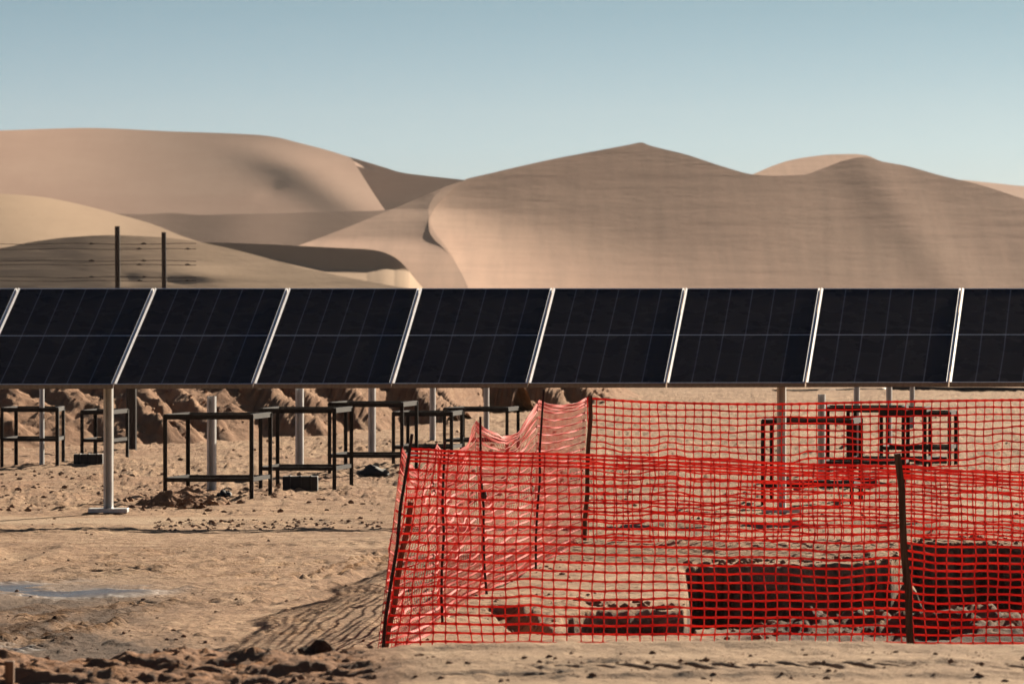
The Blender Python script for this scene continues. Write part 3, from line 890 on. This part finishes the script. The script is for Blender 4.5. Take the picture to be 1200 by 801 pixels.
# ------------------------------------------------------------------ safety netting
def build_net(name, pfun, rows, ncells, wh, wv, parent, seed):
    """pfun(s, v) -> world points; rows: list of v; horizontal straps and vertical ties as flat woven bars."""
    sub = 3
    ns = ncells * sub + 1
    s = np.linspace(0, 1, ns)
    rows = np.asarray(rows)
    nr = len(rows)
    rsub = 3
    vf = np.concatenate([np.linspace(rows[i], rows[i + 1], rsub, endpoint=False) for i in range(nr - 1)] + [[rows[-1]]])
    SS, VV = np.meshgrid(s, vf, indexing='xy')          # [row, col]
    P = pfun(SS, VV)
    du = np.gradient(P, axis=1); dv = np.gradient(P, axis=0)
    du /= np.linalg.norm(du, axis=-1, keepdims=True) + 1e-9
    dv /= np.linalg.norm(dv, axis=-1, keepdims=True) + 1e-9
    nn_ = np.cross(du, dv); nn_ /= np.linalg.norm(nn_, axis=-1, keepdims=True) + 1e-9
    verts, quads, base = [], [], 0
    th = 0.0014
    def strip(line, side, nrm, w):
        nonlocal base
        o = [line - side * w - nrm * th, line + side * w - nrm * th, line + side * w + nrm * th, line - side * w + nrm * th]
        a = np.stack(o, 1); n = len(line)
        verts.append(a.reshape(-1, 3))
        i = np.arange(n - 1)[:, None] * 4
        q = []
        for k in range(4):
            kk = (k + 1) % 4
            q.append(np.concatenate([i + k, i + kk, i + 4 + kk, i + 4 + k], 1))
        q = np.stack(q, 1).reshape(-1, 4) + base
        ends = np.array([[0, 3, 2, 1], [4 * (n - 1), 4 * (n - 1) + 1, 4 * (n - 1) + 2, 4 * (n - 1) + 3]]) + base
        quads.append(q); quads.append(ends)
        base += 4 * n
    rnd = np.random.default_rng(seed)
    for r in range(nr):
        i = r * rsub
        w = np.where(np.arange(ns) % sub == 0, 0.72, 0.5) * wh * (0.9 + 0.25 * rnd.random())
        if r in (0, nr - 1): w = w * 1.25
        tw = 0.5 * np.sin(s * 40 + rnd.random() * 6)[:, None]       # the straps twist a little
        side = dv[i] * np.cos(tw) + nn_[i] * np.sin(tw); nrm = nn_[i] * np.cos(tw) - dv[i] * np.sin(tw)
        strip(P[i], side, nrm, w[:, None])
    for c in range(ncells + 1):
        j = c * sub
        w = np.where(np.arange(len(vf)) % rsub == 0, 0.75, 0.45) * wv
        strip(P[:, j] + nn_[:, j] * 0.0006, du[:, j], nn_[:, j], w[:, None])
    return np_mesh(name, np.concatenate(verts), np.concatenate(quads), M['net'], smooth=False, parent=parent)

# corner points of the netting (base)
B0 = W(450, 765, 29.2); B0.z = 0
B1 = Vector(((688 - 600) / F * 42.3, 42.3, 0))

def sag_noise(S_, V_, sx, sv, seed):
    return fbm(S_ * sx, V_ * sv, seed, 3, 0.55)

# front run
front_px = pchip([448, 690, 880, 1060, 1300], [29.2, 29.15, 29.1, 29.05, 29.0])
top_f = pchip([448, 470, 560, 690, 800, 900, 1000, 1053, 1100, 1200, 1300], [526, 526, 530, 533, 537.5, 542, 545, 546, 550, 556, 560])
def p_front(S_, V_):
    lean = (481 - 449) * (V_ ** 1.0)
    px = 449 + (1300 - 449) * S_ + lean * (1 - sst(0, 0.10, S_)) + 5.0 * sag_noise(S_, V_, 22, 4, 201) * (V_ > -1)
    d = front_px(px) + 0.05 * sag_noise(S_, V_, 14, 3, 202)
    pyt = top_f(px); pyb = 762.5 + 2 * vnoise(S_ * 25, 0 * S_, 204)
    py = pyb + (pyt - pyb) * V_ + 3.6 * sag_noise(S_, V_, 13, 4, 203) * np.clip(V_ * 4, 0, 1) * np.clip((1 - V_) * 3 + 0.25, 0, 1)
    # the fabric folds over at its upper edge
    return np.stack([(px - 600) / F * d, d, np.maximum(EYE - (py - HOR) / F * d, 0.004)], -1)
rows_f = list(np.linspace(0, 0.94, 22)) + [0.958, 0.980, 1.0]
fr = empty('barrier_fence', B0, 'near run of red safety netting across the front of the pit', 'barrier netting', 'runs of red safety netting round the pit')
build_net('net', p_front, rows_f, 59, 0.0104, 0.0068, fr, 1)
def stake(name, a, b, w, mt, parent, taper=0.9):
    m = MB(); a, b = Vector(a), Vector(b)
    n = 7
    pts = [a.lerp(b, k / (n - 1)) + Vector((0.006 * math.sin(2.2 * k + w * 90), 0, 0)) for k in range(n)]
    m.tube(pts, [w / 2 * (1 - (1 - taper) * k / (n - 1)) for k in range(n)], 7)
    return m.build(name, mt, parent, smooth=False)
stake('stake', W(1069, 772, 28.93) , W(1053, 531, 28.9), 0.040, M['wood'], fr)
stake('rebar_post', W(447, 768, 29.2), W(482, 508, 29.15), 0.019, M['rebar'], fr)
stake('stake', W(450.5, 768, 29.35), W(482, 588, 29.4), 0.034, M['wood'], fr)

# side run going back from the corner
posts_s = [(449, 765, 526), (519, 735, 521), (567, 697, 494), (632, 665, 470), (690, 635, 467)]
sd = [dist(p[1]) for p in posts_s]; sd[0] = 29.2; sd[-1] = 42.3
sx_base = [(p[0] - 600) / F * d for p, d in zip(((449, 0), (518, 0), (570, 0), (627.5, 0), (687, 0)), sd)]
sx_top = [(p - 600) / F * d for p, d in zip((478, 519, 563, 637, 692), sd)]
sz_top = [EYE - (p[2] - HOR) / F * d for p, d in zip(posts_s, sd)]
def p_side(S_, V_):
    d = sd[0] + (sd[-1] - sd[0]) * S_
    xb = np.interp(d, sd, sx_base); xt = np.interp(d, sd, sx_top); zt = np.interp(d, sd, sz_top)
    seg = np.clip(np.searchsorted(sd, d) - 1, 0, 3)
    t = np.zeros_like(d)
    for k in range(4):
        q = (d >= sd[k] - 1e-6) & (d <= sd[k + 1] + 1e-6)
        t = np.where(q, (d - sd[k]) / (sd[k + 1] - sd[k]), t)
    bulge = 4 * t * (1 - t)
    depth_sag = np.choose(seg, [0.13, 0.11, 0.15, 0.045])
    x = xb + (xt - xb) * V_ - 0.03 - bulge * 0.05 * np.sin(V_ * 3.1)
    wr = np.choose(seg, [0.8, 0.65, 0.5, 0.15])
    x = x + wr * (0.045 * np.sin(9 * V_ + 3 * t + 2.5 * seg) * bulge + 0.06 * sag_noise(S_, V_, 12, 6, 211) * np.clip(bulge * 1.5, 0, 1))
    z = V_ * (zt - depth_sag * bulge * V_) + wr * 0.05 * sag_noise(S_, V_, 15, 5, 213) * np.clip(V_ * 3, 0, 1) * (0.2 + bulge)
    return np.stack([x, d + 0 * x, np.maximum(z, 0.006)], -1)
si = empty('barrier_fence', Vector(((567 - 600) / F * 34.8, 34.8, 0)), 'crumpled pale side run of red netting going back on thin rebar posts', 'barrier netting', 'runs of red safety netting round the pit')
build_net('net', p_side, list(np.linspace(0, 0.955, 20)) + [0.978, 1.0], 190, 0.0112, 0.0042, si, 2)
for (pb, yb, pt, yt, d, w) in ((517.5, 737, 520.5, 516, sd[1], 0.016), (569.5, 699, 562, 488, sd[2], 0.017), (627, 667, 636.5, 456, sd[3], 0.017)):
    stake('rebar_post', W(pb, yb, d), W(pt, yt, d), w, M['rebar'], si)
m = MB(); c = W(566.8, 580, sd[2]); m.tube([c - Vector((0, 0, 0.03)), c, c + Vector((0.004, 0, 0.03))], [0.012, 0.021, 0.012], 8); m.build('tie', M['rebar'], si)

# rear run
top_b = pchip([690, 760, 900, 1000, 1080, 1200, 1330], [466.5, 471, 473.5, 471.5, 470, 468.5, 468])
def p_back(S_, V_):
    px = 689 + (1330 - 689) * S_ + 2.0 * sag_noise(S_, V_, 22, 4, 221)
    d = 42.3 - 0.4 * S_ + 0.06 * sag_noise(S_, V_, 12, 3, 222)
    pyt = top_b(px)
    zt = EYE - (pyt - HOR) / F * d
    z = V_ * zt + 0.035 * sag_noise(S_, V_, 14, 5, 223) * np.clip((1 - V_) * 4, 0, 1)
    return np.stack([(px - 600) / F * d, d, np.maximum(z, 0.006)], -1)
bk = empty('barrier_fence', B1, 'far run of red safety netting behind the pit, its top line just below the panels', 'barrier netting', 'runs of red safety netting round the pit')
build_net('net', p_back, list(np.linspace(0, 1, 21)), 62, 0.0110, 0.0074, bk, 3)
stake('stake', W(685, 637, 42.25), W(692.5, 463, 42.25), 0.036, M['wood'], bk)
stake('stake', W(1290, 640, 41.95), W(1288, 463, 41.95), 0.046, M['wood'], bk)

# ------------------------------------------------------------------ clods, stones, near stake
def rock_mesh(r, seed, sub=1, flat=0.7):
    rn = random.Random(seed)
    bm = bmesh.new(); bmesh.ops.create_icosphere(bm, subdivisions=sub, radius=1)
    ph = [rn.uniform(0, 6) for _ in range(6)]
    out = []
    for v in bm.verts:
        k = 1 + 0.22 * math.sin(3.1 * v.co.x + ph[0]) * math.cos(2.7 * v.co.y + ph[1]) + 0.16 * math.sin(5.3 * v.co.z + ph[2] + 4 * v.co.x) + rn.uniform(-.12, .12)
        out.append((v.co.x * k * r, v.co.y * k * r, v.co.z * k * r * flat))
    faces = [tuple(v.index for v in f.verts) for f in bm.faces]
    bm.free()
    return out, faces

def zat(x, y):
    return float(ground_height(np.array([[x]]), np.array([[y]]))[0, 0])

def scatter_clods():
    protos = [rock_mesh(1.0, i, 1) for i in range(8)]
    pts = []
    def add(n, pxr, pyr, r0, r1, pw=2.2, cl=0.0):
        tries = 0
        px = rng.uniform(*pxr, n * 4); py = rng.uniform(*pyr, n * 4)
        d = EYE * F / (py - HOR); x = (px - 600) / F * d
        dens = vnoise(x * 0.9, d * 0.5, 301) + 0.5
        keep = dens + rng.uniform(-0.3, 0.3, len(dens)) > cl
        keep &= wet_mask(x, d) < 0.35
        idx = np.nonzero(keep)[0][:n]
        rad = r0 + (r1 - r0) * rng.random(len(idx)) ** pw
        pts.extend(zip(x[idx], d[idx], rad))
    add(1500, (-60, 760), (500, 600), 0.006, 0.034, 3.4, 0.40)
    add(260, (-60, 460), (606, 770), 0.004, 0.015, 3.4, 0.50)
    add(240, (180, 450), (607, 620), 0.006, 0.022, 2.0, 0.35)
    add(260, (700, 1260), (480, 650), 0.006, 0.024, 3, 0.4)
    add(200, (460, 700), (640, 760), 0.005, 0.02, 3, 0.4)
    for _ in range(260):   # dirt pile at the frame's feet
        a = rng.normal(0, 1, 2)
        pts.append(((214 - 600) / F * 50.6 + a[0] * 0.16, 50.6 + a[1] * 0.35, rng.uniform(0.015, 0.055)))
    for _ in range(260):   # bank in front, left part
        px = rng.uniform(-60, 450); d = rng.uniform(18.3, 20.7)
        pts.append(((px - 600) / F * d, d, 0.005 + 0.014 * rng.random() ** 2.5))
    for _ in range(230):   # crumbs on the right part of the front bank
        px = rng.uniform(450, 1260); d = 18.4 + 1.5 * rng.random()
        pts.append(((px - 600) / F * d, d, 0.003 + 0.011 * rng.random() ** 2.5))
    for _ in range(60):
        px = rng.uniform(840, 1260); d = rng.uniform(30.0, 31.4)
        pts.append(((px - 600) / F * d, d, 0.008 + 0.03 * rng.random() ** 2.5))
    for _ in range(260):   # crumbs along the broken edges of the pit
        px = rng.uniform(640, 1250)
        d = (dist(717) if px < 803 else dist(float(PIT_EDGE(px)))) + 0.1 + 0.7 * rng.random() ** 2
        pts.append(((px - 600) / F * d, d, 0.008 + 0.030 * rng.random() ** 3))
    P = np.array(pts)
    n0 = len(pts)
    BX, BY, BH = BERM[0]
    ok = np.argwhere((BH > 0.08) & (BX > -8.5) & (BX < 2.5))
    pick = ok[rng.integers(0, len(ok), 1500)]
    bz = []
    for i_, j_ in pick:
        pts.append((BX[i_, j_], BY[i_, j_], 0.008 + 0.032 * rng.random() ** 3.5)); bz.append(BH[i_, j_])
    zz = ground_height(P[:, :1].copy(), P[:, 1:2].copy())[:, 0]
    zz = np.concatenate([zz, np.array(bz)])
    V, Fc, base = [], [], 0
    for i, (x, y, r) in enumerate(pts):
        v, f = protos[i % 8]
        a = rng.uniform(0, 6.28); c, s = math.cos(a), math.sin(a)
        z0 = zz[i] + r * 0.12
        bump_ = 0.06 * math.exp(-(((x - (214 - 600) / F * 50.6) / 0.25) ** 2 + ((y - 50.6) / 0.5) ** 2))
        V += [(x + r * (c * p[0] - s * p[1]), y + r * (s * p[0] + c * p[1]), z0 + bump_ + r * p[2]) for p in v]
        Fc += [tuple(k + base for k in q) for q in f]
        base += len(v)
    me = bpy.data.meshes.new('dirt_clods'); me.from_pydata(V, [], Fc); me.materials.append(M['clod'])
    o = bpy.data.objects.new('dirt_clods', me); link(o)
    tag(o, kind='stuff', label='small loose dirt clods and stones scattered over the sand', cat='dirt clods')
scatter_clods()

# little dirt pile under the largest left frame
def dirt_pile():
    xc, yc = (214 - 600) / F * 50.6, 50.7
    n = 70
    u = np.linspace(-1, 1, n); X, Y = np.meshgrid(xc + u * 0.5, yc + u * 0.9)
    r = np.hypot((X - xc) / 0.42, (Y - yc) / 0.75)
    h = np.maximum(0, 1 - r) * 0.14 * (1 + 0.9 * fbm(X * 7, Y * 4, 402, 4)) - 0.02 + 0.05 * fbm(X * 14, Y * 7, 403, 3) * (r < 1)
    o = np_mesh('dirt_pile', np.stack([X, Y, h], -1).reshape(-1, 3), grid_quads(n, n), M['berm'], origin=(xc, yc, 0))
    tag(o, 'small heap of crumbly reddish dirt at the left feet of the largest black frame', 'dirt pile')
dirt_pile()

def clod(px, py, w, h, d, label, seed):
    v, f = rock_mesh(1.0, seed, 3, 1.0)
    x = (px - 600) / F * d; z = EYE - (py - HOR) / F * d
    sw, sh = w / 2 / F * d, h / F * d
    me = bpy.data.meshes.new('dirt_clod')
    me.from_pydata([(p[0] * sw, p[1] * sw * 0.8, max(p[2], -0.6) * sh * 0.8) for p in v], [], f); me.materials.append(M['rock'])
    o = bpy.data.objects.new('dirt_clod', me); o.location = (x, d, z); link(o)
    tag(o, label, 'dirt clod', 'dark clods on the edge of the front bank')
clod(369, 769, 46, 19, 20.45, 'largest dark clod on the front bank, left of the netting corner', 501)
clod(306, 769, 30, 12, 20.4, 'smaller dark clod left of the largest one on the front bank', 502)
clod(437, 770, 26, 8, 20.5, 'flat dark clod right at the foot of the netting corner', 503)
clod(262, 770, 10, 9, 20.4, 'tiny dark clod farthest left in the line on the front bank', 504)

near = MB()
d0 = 18.4
pa, pb = W(10, 850, d0), W(11, 774, d0)
near.bar(pa, pb, 0.036, 0.03)
o = near.build('wooden_stake', M['wood_light'], origin=tuple(pa), bevel=0.003)
tag(o, 'short tan wooden stake stuck in the front bank at the lower left corner', 'stake')

# ------------------------------------------------------------------ dusty desert air
hm = bpy.data.materials.new('dusty_air'); hm.use_nodes = True
hn = hm.node_tree; hn.nodes.remove(hn.nodes['Principled BSDF'])
pv = hn.nodes.new('ShaderNodeVolumePrincipled')
pv.inputs['Color'].default_value = (0.90, 0.775, 0.69, 1); pv.inputs['Density'].default_value = 0.000052; pv.inputs['Anisotropy'].default_value = 0.2
hn.links.new(pv.outputs[0], hn.nodes['Material Output'].inputs['Volume'])
m = MB(); m.box((-900, -40, -8), (900, 2900, 95)); tag(m.build('haze', hm), kind='stuff', label='thin dusty air over the desert', cat='haze')

# ------------------------------------------------------------------ light, sky, camera
sdir = Vector((1.194, 2.60, 1.0)).normalized()
el = math.asin(sdir.z); az = math.atan2(sdir.x, sdir.y)
sun = bpy.data.lights.new('sun', 'SUN'); sun.energy = 5.0; sun.angle = math.radians(0.5); sun.color = (1.0, 0.86, 0.68)
so = bpy.data.objects.new('sun', sun); so.rotation_euler = sdir.to_track_quat('Z', 'Y').to_euler(); so.location = (60, 90, 60); link(so)

w = bpy.data.worlds.new('World'); bpy.context.scene.world = w; w.use_nodes = True
nt = w.node_tree
bg = nt.nodes['Background']
sky = nt.nodes.new('ShaderNodeTexSky'); sky.sky_type = 'NISHITA'; sky.sun_disc = False
sky.sun_elevation = el; sky.sun_rotation = az
sky.air_density = 1.0; sky.dust_density = 0.3; sky.ozone_density = 2.0
# clear desert air: the band of sky just above the horizon is a deeper, soft blue than the standard sky
geo = nt.nodes.new('ShaderNodeTexCoord')
sx = nt.nodes.new('ShaderNodeSeparateXYZ'); nt.links.new(geo.outputs['Generated'], sx.inputs[0])
rp = nt.nodes.new('ShaderNodeValToRGB'); mr = nt.nodes.new('ShaderNodeMapRange')
mr.inputs['From Min'].default_value = 0.0; mr.inputs['From Max'].default_value = 0.10
nt.links.new(sx.outputs['Z'], mr.inputs['Value']); nt.links.new(mr.outputs[0], rp.inputs['Fac'])
SKY_STOPS = [(0.0, (0.33, 0.46, 0.82)), (0.26, (0.270, 0.425, 0.735)), (0.50, (0.190, 0.320, 0.515)), (0.70, (0.24, 0.30, 0.40)), (1.0, (0.22, 0.24, 0.27))]
e = rp.color_ramp.elements
while len(e) < len(SKY_STOPS): e.new(0.5)
for k_, (p_, c_) in enumerate(SKY_STOPS): e[k_].position = p_; e[k_].color = (*c_, 1)
mul = nt.nodes.new('ShaderNodeMix'); mul.data_type = 'RGBA'; mul.blend_type = 'MULTIPLY'; mul.inputs[0].default_value = 1.0
nt.links.new(sky.outputs[0], mul.inputs[6]); nt.links.new(rp.outputs[0], mul.inputs[7])
nt.links.new(mul.outputs[2], bg.inputs['Color'])
bg.inputs['Strength'].default_value = 0.05

cam = bpy.data.cameras.new('camera'); cam.lens = 200; cam.sensor_width = 36; cam.sensor_fit = 'HORIZONTAL'
cam.clip_start = 0.5; cam.clip_end = 60000
cam.dof.use_dof = True; cam.dof.focus_distance = 38.0; cam.dof.aperture_fstop = 13.0
co = bpy.data.objects.new('camera', cam); co.location = (0, 0, EYE)
co.rotation_euler = (math.pi / 2 - math.atan((400.5 - HOR) / F), 0, 0); link(co)
sc = bpy.context.scene
sc.camera = co
sc.view_settings.view_transform = 'Standard'; sc.view_settings.look = 'None'
sc.view_settings.exposure = 1.25; sc.view_settings.gamma = 1.0
